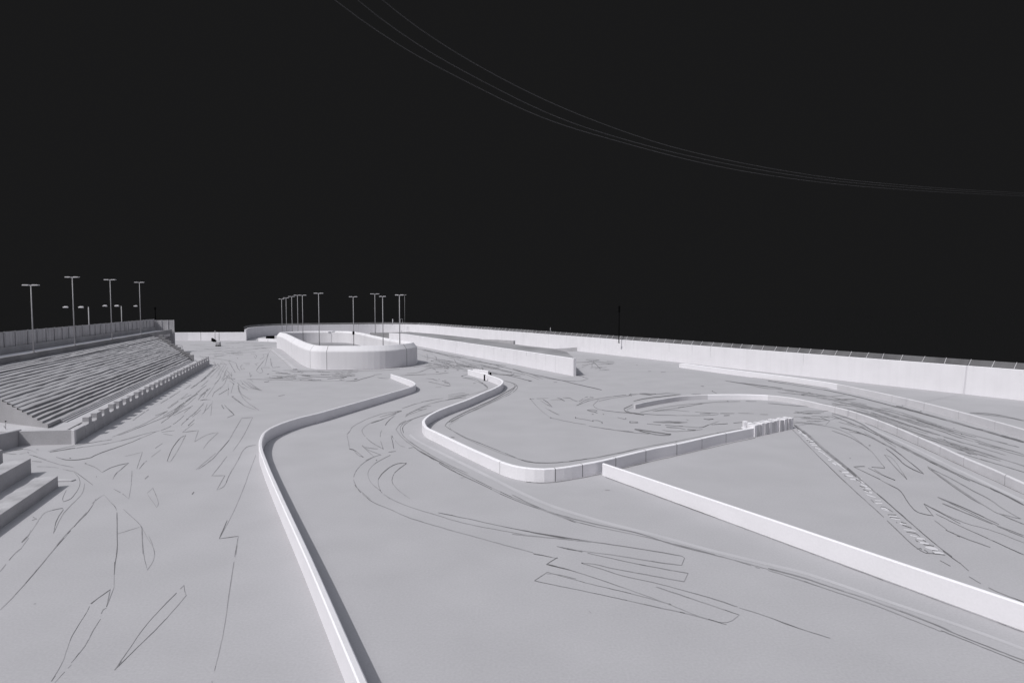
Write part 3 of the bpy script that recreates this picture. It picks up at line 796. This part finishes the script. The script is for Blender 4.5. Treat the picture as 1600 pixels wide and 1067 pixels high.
many('a', """310,425 460,400 620,380 780,350 900,310 1000,290; 350,455 420,478 560,465 600,440 700,405 800,372 980,295; 230,515 330,515 430,540 470,545 580,630;
460,545 500,590 500,640 450,715 395,735 390,710 415,660; 530,620 520,680 460,740 390,810 335,930 350,850 395,785 390,775 280,795 240,850 190,930 135,985; 105,1050 135,1020 180,960;
600,715 560,790 480,870 390,960 310,1065; 575,745 610,715 650,690 690,735 725,770 735,820 730,930 735,1000 725,1065; 730,935 870,893; 770,780 850,850 885,890 920,960 960,1020 968,1065; 885,900 893,1060;
1600,440 1560,545 1520,660 1460,800 1370,965 1490,948; 1490,950 1475,1065; 1510,212 1580,207 1520,330 1455,420; 1510,215 1460,300 1430,355 1370,420 1330,470 1240,530; 1225,535 1350,430;
1320,572 1405,570 1355,662 1405,640 1430,570 1480,490 1530,390 1600,380; 1325,572 1420,450; 780,450 890,425 855,530; 870,530 900,490 1005,410; 970,400 1015,370; 640,550 700,515 805,492 720,560 705,595;
710,655 760,680 805,715 820,640 825,540; 920,680 955,650 995,740 980,772 920,685; 530,495 600,520 640,555; 1060,485 1045,480 1075,400 1130,330 1160,320 1110,420 1065,485;
1270,405 1300,360 1365,303 1300,310 1215,360 1240,290 1140,300 1215,242; 1005,290 1070,262; 1010,300 1090,290 1080,320 1020,310; 1400,130 1465,190 1420,210; 700,330 900,250 1045,170; 740,320 950,240 1060,195 1160,140 1225,80;
900,260 1050,195 1150,130; 1045,150 1120,95 1160,70; 200,850 230,840 205,830; 300,420 480,380 700,345; 60,420 160,400 230,430; 20,430 120,440 170,425; 180,440 290,470; 200,480 260,485; 240,460 360,500 460,520""", 1, 1.5)
many('a', "905,592 928,573; 1200,688 1213,673; 1385,130 1400,155; 310,424 470,398; 1370,965 1420,850; 880,885 890,905; 530,495 540,496; 600,577 605,578", 0, 2.2, 0)
many('b', """540,0 330,240 130,480 0,610; 0,370 100,245 135,225; 730,0 735,240 715,330 712,470; 712,470 665,590 690,480 565,570 550,610 480,720 440,790 410,880 390,940 320,1055; 665,595 640,610 620,660;
628,665 580,740 535,830 490,885 445,940; 445,950 340,1065; 890,100 893,250 920,360 970,290 955,200 930,150; 1150,455 1025,580 905,710 820,835 715,985 810,890 935,770 1000,705 1065,635 1165,517 1155,500 1150,455;
1485,165 1470,260 1450,390 1420,590 1405,700 1380,830 1340,990; 1325,1050 1325,1066; 210,572 225,570; 135,190 180,150 190,110""", 1, 1.6)
many('b', "1370,165 1490,150; 565,570 690,482; 320,1055 345,1020; 715,985 760,930; 716,310 716,350", 0, 1.5, 0)
many('q', """380,1060 550,995; 490,1060 700,940 900,800 960,760 1000,700 1090,640; 580,1060 800,910; 630,1060 900,920; 560,960 700,860; 740,825 830,750; 740,830 880,770; 870,685 960,630; 930,640 1060,560; 920,790 970,760;
1090,720 1200,630; 1090,800 1210,630; 1040,810 1080,740; 1190,745 1310,655; 1170,795 1200,730; 920,1040 1060,870; 1060,1010 1100,900; 1150,1060 1170,850; 1390,620 1390,780; 1430,750 1470,610; 1335,905 1380,960 1475,1050;
1470,810 1600,910; 1530,640 1530,720 1600,810; 1260,770 1380,700; 1400,310 1450,390 1490,460; 1285,325 1290,340 1370,350; 1380,440 1440,510; 1000,850 1060,835 1150,840; 1220,540 1280,470; 1310,580 1400,500; 1000,240 1200,265 1380,290 1500,330;
1340,180 1440,200 1600,215; 940,130 1100,140 1300,120; 1160,160 1300,165; 1000,100 1200,110 1400,95; 1420,130 1600,150; 1360,60 1500,50 1600,40; 1500,330 1520,400 1560,440; 1590,350 1560,380 1580,420 1600,415""", 1, 1.3)
many('q', "1300,910 1320,950; 1430,545 1490,550; 1440,795 1470,795; 1480,460 1492,458; 1395,680 1398,700; 1430,505 1440,510; 1520,260 1525,270; 1455,205 1465,210; 1270,165 1280,166", 0, 2.4, 0)
many('r', """180,790 230,830 275,810 265,780 250,755 300,745 370,750; 180,790 200,760 300,640 370,520; 300,730 330,620 350,560; 380,620 390,720; 395,715 410,750 510,738; 0,690 90,690 90,705 30,705; 110,560 140,555 165,560 185,590 170,620 150,590;
160,700 210,685; 0,510 200,490 400,470; 0,415 300,400 510,405; 0,450 250,440 500,420; 50,910 360,915 650,920 700,930 1000,930 1300,935 1500,935 1600,910; 300,890 520,890 560,870 680,910 1000,915; 0,930 100,1020 240,1060; 60,940 150,1000 240,1065;
0,1020 60,1060; 400,790 560,830; 480,790 900,790 1100,790 1600,780; 700,840 1000,860 1200,850; 560,870 700,850 1000,880 1300,880; 260,570 330,560 360,540; 230,640 290,600 280,560; 40,800 60,780; 90,820 100,880 120,850""", 1, 1.3)
many('r', "1170,905 1430,885 1440,875 1350,870; 290,950 350,945 360,935; 0,760 25,765; 450,828 540,828; 330,845 360,835; 1280,832 1340,828; 1540,910 1585,900; 222,350 230,375; 240,372 265,375", 0, 1.9, 0)
S('r', "410,500 500,575 600,668 740,780", 0, 2.6, 0)  # shaded side of the apron kerb, painted as a dark stroke
many('c', "300,655 340,700 435,720 370,690 330,660; 290,680 300,740 370,780; 285,690 310,770 420,845; 250,760 330,820 400,840; 540,755 580,748; 340,650 500,652 630,655", 1, 1.3)
many('s', """0,785 300,770 600,760 960,730; 0,800 500,790 750,770; 390,850 500,840; 440,880 480,895 600,900; 0,940 130,938 250,900 400,860; 850,830 1020,820 1120,770 1190,750 1250,775; 760,860 1000,850 1300,835 1430,820; 950,740 1150,720 1210,735;
1300,665 1360,690 1420,740; 1310,690 1420,690 1490,740; 1350,720 1430,770; 1500,720 1600,725; 1230,590 1260,600 1265,640 1250,665; 1000,490 1150,510 1300,560 1450,600 1600,620; 1010,560 1080,590 1110,600; 1130,560 1140,620; 1510,640 1530,680 1600,695;
1120,900 1190,900 1270,935; 1150,945 1240,960 1380,1000 1450,1000 1440,965 1370,960; 1250,1020 1330,1015; 1290,910 1310,912; 1370,925 1400,930""", 1, 1.3)
many('s', "1100,500 1250,540 1400,580 1600,610; 1190,650 1220,660; 1250,805 1290,810; 1300,715 1335,720; 130,910 155,905; 1120,635 1145,640; 1370,800 1390,795; 1540,785 1560,788; 300,770 330,768", 0, 2.0, 0)
many('t', """60,290 200,320 400,350 600,400 700,425 800,435; 100,300 300,340 500,390 680,420; 200,400 330,410 400,440 440,460; 440,400 540,430 600,470; 500,430 570,450; 700,425 850,460 960,500 1080,550; 760,440 900,475 1000,500 1110,545;
960,490 1090,530 1300,560 1430,565 1490,540 1430,520 1370,510; 680,500 800,515 870,505 870,495; 1370,405 1500,405; 1370,470 1420,455 1510,415 1540,410; 1520,420 1520,450; 1470,380 1580,385; 1555,415 1595,420; 1370,370 1430,395;
140,540 210,545 240,560; 160,570 230,580 310,605 340,600 330,575 270,560; 440,535 470,530 550,540 600,575 650,620; 1200,572 1230,570""", 1, 1.3)
many('t', "860,460 1000,500 1200,540 1400,590 1600,635; 690,490 850,520 960,550 1020,560; 600,455 615,475; 1530,400 1590,460; 120,405 125,410; 180,395 200,395; 430,520 440,525; 990,560 1010,563", 0, 1.8, 0)
many('u', """230,295 330,265; 250,320 400,345 520,400 620,440 660,490 640,520 500,570 380,600 0,680; 510,380 600,420 665,480; 940,370 1100,410 1160,460 1150,510 1050,590 800,700 500,840 200,970 50,1060; 0,610 200,580 400,570; 0,640 150,625 350,590;
0,690 150,660 300,650; 420,415 460,410""", 1, 1.4)
many('u', "930,365 1050,400 1110,430 1120,470 1060,550 900,630 700,730 450,850 300,920 150,990 20,1060; 220,300 245,285", 1, 2.2, 0)
many('d', "830,530 700,610 450,720 395,760 380,780 410,800 500,850 640,905 780,960 870,1000 950,1012 1100,1010 1250,990 1400,965 1600,920", 0, 1.6, 0.02)
many('d', "470,735 405,775 420,810 520,865 700,940 830,985 930,1005; 390,850 440,855", 2, 1.5)
# the paired lines following the kerb of the centre barrier
many('w', "1000,160 800,230 620,290 480,340 420,390 395,440 430,530 520,610 640,690 800,790 1000,900 1200,1000 1340,1060; 480,330 390,380 345,450 400,540 520,640 600,690 640,740 800,830 1000,930 1180,1040", 1, 1.8, 0.02)
many('w', "560,320 460,380 430,430 450,500; 120,280 350,210; 430,160 600,100 800,50 1000,20; 275,545 340,610 400,680 470,690; 275,545 300,640 315,720; 240,765 340,752; 520,712 575,700; 480,250 600,190 750,130 830,125; 610,185 700,140 830,90; 620,175 720,180 770,160; 440,310 500,250 650,200 760,165; 700,70 850,40; 830,90 1000,50 1200,20", 1, 1.3)
many('w', "0,365 200,295 340,220 420,200; 285,535 300,560; 255,808 262,812; 65,880 80,875; 485,915 470,925", 0, 1.6, 0)
many('h', "580,190 700,260 900,360 1100,460 1300,550 1450,605 1600,665", 0, 1.9, 0.02)
many('h', "600,200 800,330 1000,420 1200,520 1400,590 1600,655; 880,385 905,380; 820,130 840,132", 1, 1.2)
many('i', "0,490 140,560 260,605 400,645 600,690 800,730 1000,800 1200,850 1400,900 1600,955", 1, 2.0, 0.02)
many('i', "0,505 200,590 400,660 600,705 800,745 1050,805 1300,870 1550,950", 2, 1.5)
many('g', "0,670 200,720 400,790 600,850 800,925 1000,1000 1150,1066", 1, 2.6, 0.02)
many('g', "0,680 200,740 400,810 650,890 900,990 1090,1066", 2, 1.9)
many('v', """1320,330 1200,340 1060,385 960,430 900,470 890,500 865,525; 1310,340 1180,390 1050,430 990,480 990,510 1030,560 1090,605 1165,645 1145,580; 1155,490 1140,520 1145,580; 1260,370 1200,420 1160,490; 865,530 880,600 885,645 930,655 1000,715 960,700 925,665;
990,620 1050,660 1150,695 1090,710 1020,740; 990,620 1090,710 1000,760 935,830 920,880; 1120,645 1050,640 1000,625; 920,900 930,950 980,1000 1060,1065; 1220,700 1110,755 1050,810 1035,860 1060,930 1140,990 1120,930 1130,880 1200,810 1280,765 1360,765 1260,840 1240,890 1240,930 1300,1000 1390,1060; 1170,1020 1220,1060""", 1, 1.4, 0.1)
many('v', "990,615 1000,625; 1140,985 1145,995; 1355,762 1362,768; 1280,335 1320,330; 885,645 920,653; 1160,640 1168,646", 0, 1.8, 0)
many('h', "210,400 230,450 270,490 330,540 440,580 530,625 640,660 710,680 850,720 1000,760 1120,795 1330,850; 1330,855 1475,885 1415,925 1600,970; 375,465 400,490 480,535 600,580 740,620 830,650 1000,690 1150,715 1310,745 1600,775; 1480,812 1600,835; 1600,1015 1420,970 1340,1025 1520,1066", 1, 1.5, 0.09)
many('h', "740,602 950,645 1150,690 1400,740 1600,775; 742,612 746,614", 0, 1.4, 0.03)
many('i', "0,700 250,745 450,775 650,805 850,835 1060,872; 1060,872 1078,885 1060,930", 0, 1.4, 0.03)
many('i', "0,735 300,765 500,785; 0,815 130,850; 580,460 610,462", 2, 1.5)
many('j', """280,212 500,260 700,305 850,335 1100,380 1075,432 850,390 600,345 500,318 435,318 550,350 700,400 900,440 1100,495 1250,535 1410,590; 1060,330 900,310 700,275 500,248 350,232 280,212; 900,465 1100,530 1420,640 1340,703 1140,640 990,575 700,470 400,370 220,322 280,285 135,260;
220,372 440,435 800,520 990,572; 220,372 140,428 400,480 700,545 900,590 1140,640 1340,700; 1420,595 1600,650 1750,712 1990,785; 480,615 495,628""", 1, 1.5, 0.05)
many('j', "278,285 284,284; 433,316 445,318; 980,570 995,575", 0, 2.0, 0)
many('g', "0,970 150,1025 260,1066", 2, 1.5)
many('x', """190,287 260,285 380,278; 190,287 220,320 260,370 330,430 400,482; 400,482 560,520 770,555; 800,568 1000,600 1200,630 1400,650 1600,670; 290,300 360,345 420,372; 345,378 400,410 490,455 430,430 345,378; 400,297 480,290 530,300 545,310; 470,275 510,285 540,305;
530,275 600,275 640,300 690,318 740,290 780,262 850,270; 700,330 760,300 850,275; 860,292 1030,262 1220,243 1330,235; 900,300 845,350 870,385 940,405 1100,425 1250,440; 905,310 1050,275 1250,250; 860,425 890,437; 665,485 740,498 840,518; 845,510 910,512 935,535; 1230,520 1310,525 1315,535 1230,535 1230,520; 830,447 850,447; 1100,480 1180,500""", 1, 1.3)
many('x', "320,290 380,330 420,372; 670,357 740,325 860,292; 780,405 830,397 890,410 860,425 780,405; 945,447 960,448", 0, 1.5, 0)
many('x', "661,475 663,490; 842,508 844,524; 937,525 940,545; 1184,486 1186,497; 1228,520 1230,538; 1292,527 1294,535; 1410,545 1414,547; 184,287 196,287; 396,482 410,483; 540,303 546,312; 1220,243 1240,246", 0, 2.0, 0)
many('y', """0,275 150,250 260,235; 430,240 560,225 690,240; 190,370 130,400 150,430 300,440; 0,420 150,430 380,450 600,458 900,460 1080,450; 400,415 600,400 800,420 1090,440; 890,440 1000,440; 270,425 400,400 500,375 670,352 940,328 1180,312 1480,312; 420,410 700,375 950,330; 1290,435 1450,440;
1520,448 1600,450; 750,500 770,510; 930,495 1030,495 980,505 930,495; 340,545 500,560 700,570 850,585 930,580 1010,545 1090,520; 1010,555 1150,545 1360,530; 500,610 600,630 850,615 920,600; 760,605 850,612; 680,590 740,605; 0,860 350,780 640,730 1080,640 1360,590; 1160,100 1400,140 1600,180; 1400,130 1600,155; 1015,205 1065,230; 800,240 900,238; 0,610 200,630""", 1, 1.3)
many('y', "260,232 430,235 380,245 270,238; 200,310 300,285 500,262 690,240; 190,345 100,390 110,415 160,430 310,455; 1100,438 1250,438; 1140,460 1200,458; 405,525 600,520 760,532 600,540 405,527; 540,580 680,590; 210,600 400,630 590,655 570,668 400,655 210,605; 150,245 180,255; 915,155 925,158; 1170,312 1190,314; 640,735 645,738; 1070,640 1085,642; 1015,205 1025,208", 0, 1.8, 0)
S('y', "410,527 760,530", 1, 3.0, 0); S('y', "265,236 425,238", 1, 3.0, 0)
many('e', "640,412 800,430 1000,462 1300,505 1600,548; 340,580 345,583", 0, 1.9, 0)
many('e', "930,498 1150,530 1290,545; 1180,545 1300,550 1600,600; 780,532 800,533; 375,400 385,400; 450,440 470,440; 530,446 560,444; 60,370 240,390; 0,385 120,380 220,395", 1, 1.3)
many('f', "0,380 400,440 800,540 1200,650 1600,765; 800,535 1200,645 1600,760", 0, 2.4, 0)
many('f', "160,580 260,565 450,570; 170,570 230,580 350,575; 360,655 385,630 320,600; 150,640 350,655 500,700 600,780; 240,630 280,632; 1260,580 1450,600 1600,630; 60,450 350,480 480,470; 0,520 250,540", 1, 1.3)
many('z', """0,280 150,330 260,400 340,460 400,540 435,580 440,592 335,583; 300,590 420,650 525,692 440,660 350,600; 180,580 275,577; 180,580 340,655 500,740 570,775 640,890 705,962 840,988 765,890 860,940 1070,1055; 435,480 520,580 625,685 570,600 500,500 435,480; 65,252 250,300 450,400 530,440;
795,577 950,690 1200,860 1360,960 1390,970; 800,580 870,620 1000,680 1190,790 1300,840 1440,940 1575,1015 1390,970; 800,590 1100,810 1240,890; 1390,970 1600,1060; 920,885 1200,1000; 1150,130 1350,140 1600,195; 0,60 300,90 560,160; 0,150 200,240 300,250""", 1, 1.5, 0.03)
many('z', "450,430 530,490 620,580 765,640 660,550 520,440 400,370 220,290 65,252; 880,833 1100,920 1390,1060; 765,888 770,892; 838,986 846,990; 425,180 430,183; 1075,308 1085,312; 930,350 1000,400 1160,480; 330,583 345,584; 0,20 200,20", 0, 1.5, 0)
many('g', "1060,225 1200,290 1400,390 1600,465; 1090,265 1300,350 1600,475; 975,265 1200,380 1400,430 1600,510; 1050,330 1150,380 1300,450 1600,585; 1040,370 1120,430; 1075,620 1140,655; 1255,720 1390,800 1600,880; 1195,632 1255,685; 540,36 600,32", 1, 1.4)
many('g', "1110,430 1200,470 1390,538; 1180,465 1200,472", 0, 1.5, 0)
many('k', "1480,984 1540,1008 1600,1031 1660,1054; 1470,984 1600,1036", 1, 2.0, 0.0)
# inner kerb
many('z', "0,135 100,165 230,210 330,280 560,400 760,500 900,570 1100,665 1300,750 1450,820 1600,900", 1, 2.8, 0)
many('z', "0,150 330,290 700,480 900,580 1150,700", 0, 1.3, 0.1)
# gap shadow at the barrier feet, painted as dark ground lines
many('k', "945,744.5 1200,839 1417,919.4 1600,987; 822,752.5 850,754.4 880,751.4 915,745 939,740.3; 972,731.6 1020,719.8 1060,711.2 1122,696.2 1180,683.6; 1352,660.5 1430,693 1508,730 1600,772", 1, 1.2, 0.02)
many('m', "245,360 300,365; 340,545 380,545; 480,530 505,530; 395,435 430,440; 510,450 545,465; 690,515 715,518; 755,620 790,605; 940,445 970,465; 1100,495 1125,500; 1225,415 1260,418; 680,295 720,300; 120,400 150,388", 0, 1.9, 0)
many('m', "100,170 300,215 500,270 700,300 900,345 1250,410 1500,440; 60,540 180,500 260,470 330,510; 380,370 480,410 540,460; 420,370 560,410 620,460; 180,240 200,330; 330,290 345,350; 640,350 670,400 770,415; 640,440 830,440 920,470 1120,495; 1090,450 1130,505; 1250,490 1400,460; 1370,570 1600,605", 1, 1.3)
# random streak fields following the driving lines
def field(key, up, lo, n, lmin, lmax, tones, w, seed, slope=0.10):
    fr = random.Random(seed); U = parse(key, up); Lw = parse(key, lo)
    def at(pl, s):
        n_ = len(pl) - 1; f = min(s, 0.9999) * n_; i = int(f); return Vector(pl[i]).lerp(Vector(pl[i + 1]), f - i)
    for k in range(n):
        t = fr.random(); s0 = fr.uniform(0, 1 - lmin); L_ = fr.uniform(lmin, lmax); dt = fr.uniform(-slope, slope)
        pts = []
        for j in range(6):
            s = min(1.0, s0 + L_ * j / 5); tt = min(1, max(0, t + dt * j / 5 + fr.uniform(-0.008, 0.008)))
            pts.append(tuple(at(U, s).lerp(at(Lw, s), tt)))
        ribbon(pts, fr.choice(tones), w * fr.uniform(0.7, 1.25))
field('f', "300,470 560,510 800,560 1200,690 1600,800", "300,540 640,620 900,740 1250,850 1600,960", 60, 0.15, 0.45, (1, 1, 2, 2, 2), 1.2, 5, 0.06)
field('f', "0,410 250,440 500,500", "0,450 250,475 480,510", 9, 0.15, 0.4, (1, 2), 1.2, 6)
field('f', "150,575 350,580 600,660 800,790", "150,640 350,660 600,720 800,830", 16, 0.1, 0.35, (1, 2, 2), 1.2, 16)
field('q', "1250,300 1000,480 700,700 350,900 0,1120", "1450,330 1400,600 1200,900 900,1200", 34, 0.08, 0.25, (1, 2, 2), 1.1, 7, 0.03)
field('L', "1150,545 1600,535", "1300,640 1700,600", 24, 0.08, 0.3, (1, 2), 1.1, 8, 0.08)
field('r', "400,785 1000,790 1600,785", "330,925 1000,935 1500,935", 30, 0.06, 0.3, (1, 1, 2), 1.1, 9, 0.06)
field('t', "60,275 400,345 700,420 1000,495", "60,460 300,470 500,480 900,530", 46, 0.08, 0.3, (1, 1, 2, 2), 1.1, 10, 0.05)
field('e', "0,365 100,365 240,380", "0,430 120,430 250,440", 8, 0.1, 0.5, (1, 2), 1.0, 12, 0.3)
field('c', "0,470 150,600 250,720", "230,470 340,600 400,700", 14, 0.06, 0.2, (1, 2), 1.0, 13, 0.15)
# small dark specks
fr = random.Random(21)
for k in range(44):
    u_, v_ = fr.choice(((fr.uniform(330, 480), fr.uniform(540, 600)), (fr.uniform(660, 800), fr.uniform(550, 580)), (fr.uniform(10, 160), fr.uniform(700, 740)), (fr.uniform(1250, 1560), fr.uniform(620, 720))))
    ribbon([(u_, v_), (u_ + fr.uniform(0.8, 3.5), v_ + fr.uniform(-0.8, 0.8))], fr.choice((0, 1, 1)), fr.uniform(0.9, 1.7), gaps=0)
o = MK.build('tyre_and_shade_marks', ['m0', 'm1', 'm2']); stuff(o); o['label'] = 'thin dark scribbled tyre marks on pale ground, plus painted shade lines at barriers and kerb'; o['category'] = 'tyre marks'

# painted highlight of the sun-facing edge beside the centre kerb and inner barrier kerb
mb = MB()
for key, s, wd in (('k', "640,679 650,687.5 675,700.5 725,725 775,750 825,775 862,790.5 900,802.5 950,817.5 1000,829.5 1050,842.5 1112,860 1200,881 1250,892.5 1312,912.5 1375,935 1450,960 1532,988 1610,1017", 4.2),
                   ('z', "110,155 230,205 350,278 600,388 800,485 1000,585 1200,678 1400,775 1600,868", 6.0)):
    ribbon(parse(key, s), 0, wd, mbx=mb, wob=False, jit=0.05, zoff=0.004)
o = mb.build('kerb_edge_highlight', 'edge'); structure(o); o['label'] = 'pale painted highlights of the sunlit edges beside the kerbs'
# hatched strip
hm = MB()
def hatch(key, txt, wd):
    for l_ in txt.split(';'):
        if l_.strip(): ribbon(parse(key, l_.strip()), 0, wd, mbx=hm, wob=True, jit=0.05, gaps=0, zoff=0.006)
hatch('A', "30,15 110,50 180,65; 170,110 260,118; 175,157 280,157; 290,255 380,270; 380,345 500,350; 410,378 550,402; 540,460 640,475; 700,640 800,660", 1.8)
hatch('A', "250,218 300,237 370,242; 600,552 700,562 790,582; 800,682 920,702; 820,742 980,772", 2.6)
hatch('A', "930,818 1020,832 1120,862; 1040,890 1110,900 1210,918", 3.4)
hatch('B', "80,140 130,150 185,190; 95,187 180,187; 160,220 250,245; 170,248 260,268; 230,302 300,307; 270,342 370,352; 300,386 400,386; 330,417 440,420; 400,462 500,500; 640,690 700,695; 720,742 790,780; 880,922 1020,925; 960,972 1100,1000; 1050,1047 1170,1052", 2.0)
hatch('B', "460,520 580,580; 540,570 720,690; 750,722 900,800; 800,762 960,870", 1.1)
hatch('k', "1337,747.2 1347,748.4; 1340,751.5 1351,754; 1345,756.5 1355,760; 1348,761.5 1361,764; 1351,767 1363,770", 2.0)
o = hm.build('hatch_marking', 'hatch'); structure(o); o['label'] = 'strip of short white hatch strokes running down from the slab stack'
ln = MB()
hb = MB()
MK = MB()
many('k', "1238,670.6 1306,740 1380,806 1437,862.5 1462,864 1477,866.5; 1444,858 1450,862", 1, 1.3, 0.03)
many('A', "360,322 490,327; 390,362 550,387; 490,437 500,445; 560,435 640,460; 580,477 720,525; 640,582 790,602 850,655; 780,690 785,715 850,745; 890,702 940,735; 900,772 1060,797; 1030,862 1110,872; 1040,892 1090,922; 250,225 265,203 330,217 440,285; 105,95 150,135; 800,840 865,835 870,855", 1, 1.3, 0)
many('B', "150,235 200,247; 240,322 310,347; 280,357 370,362; 840,882 900,917; 940,977 980,987; 60,110 80,150", 1, 1.0, 0)
many('B', "0,25 100,95 300,250 450,395 700,608 950,812 1250,1060", 1, 4.2, 0)
many('B', "0,40 100,120 300,268 450,415 700,628 950,824", 0, 1.6, 0)
many('A', "190,0 400,180 550,310 800,530 1070,760 1330,970 1455,1060", 0, 1.6, 0)
many('k', "1336,740.5 1346,749.5 1360,761.5 1370,770.5; 1338,749 1346,753; 1343,758 1352,762; 1349,764 1358,768", 1, 1.6, 0)
many('A', "1200,870 1330,965", 0, 2.4, 0)
o = MK.build('strip_lines', ['m0', 'm1', 'm2']); structure(o); o['label'] = 'dark lines bordering the hatched strip'
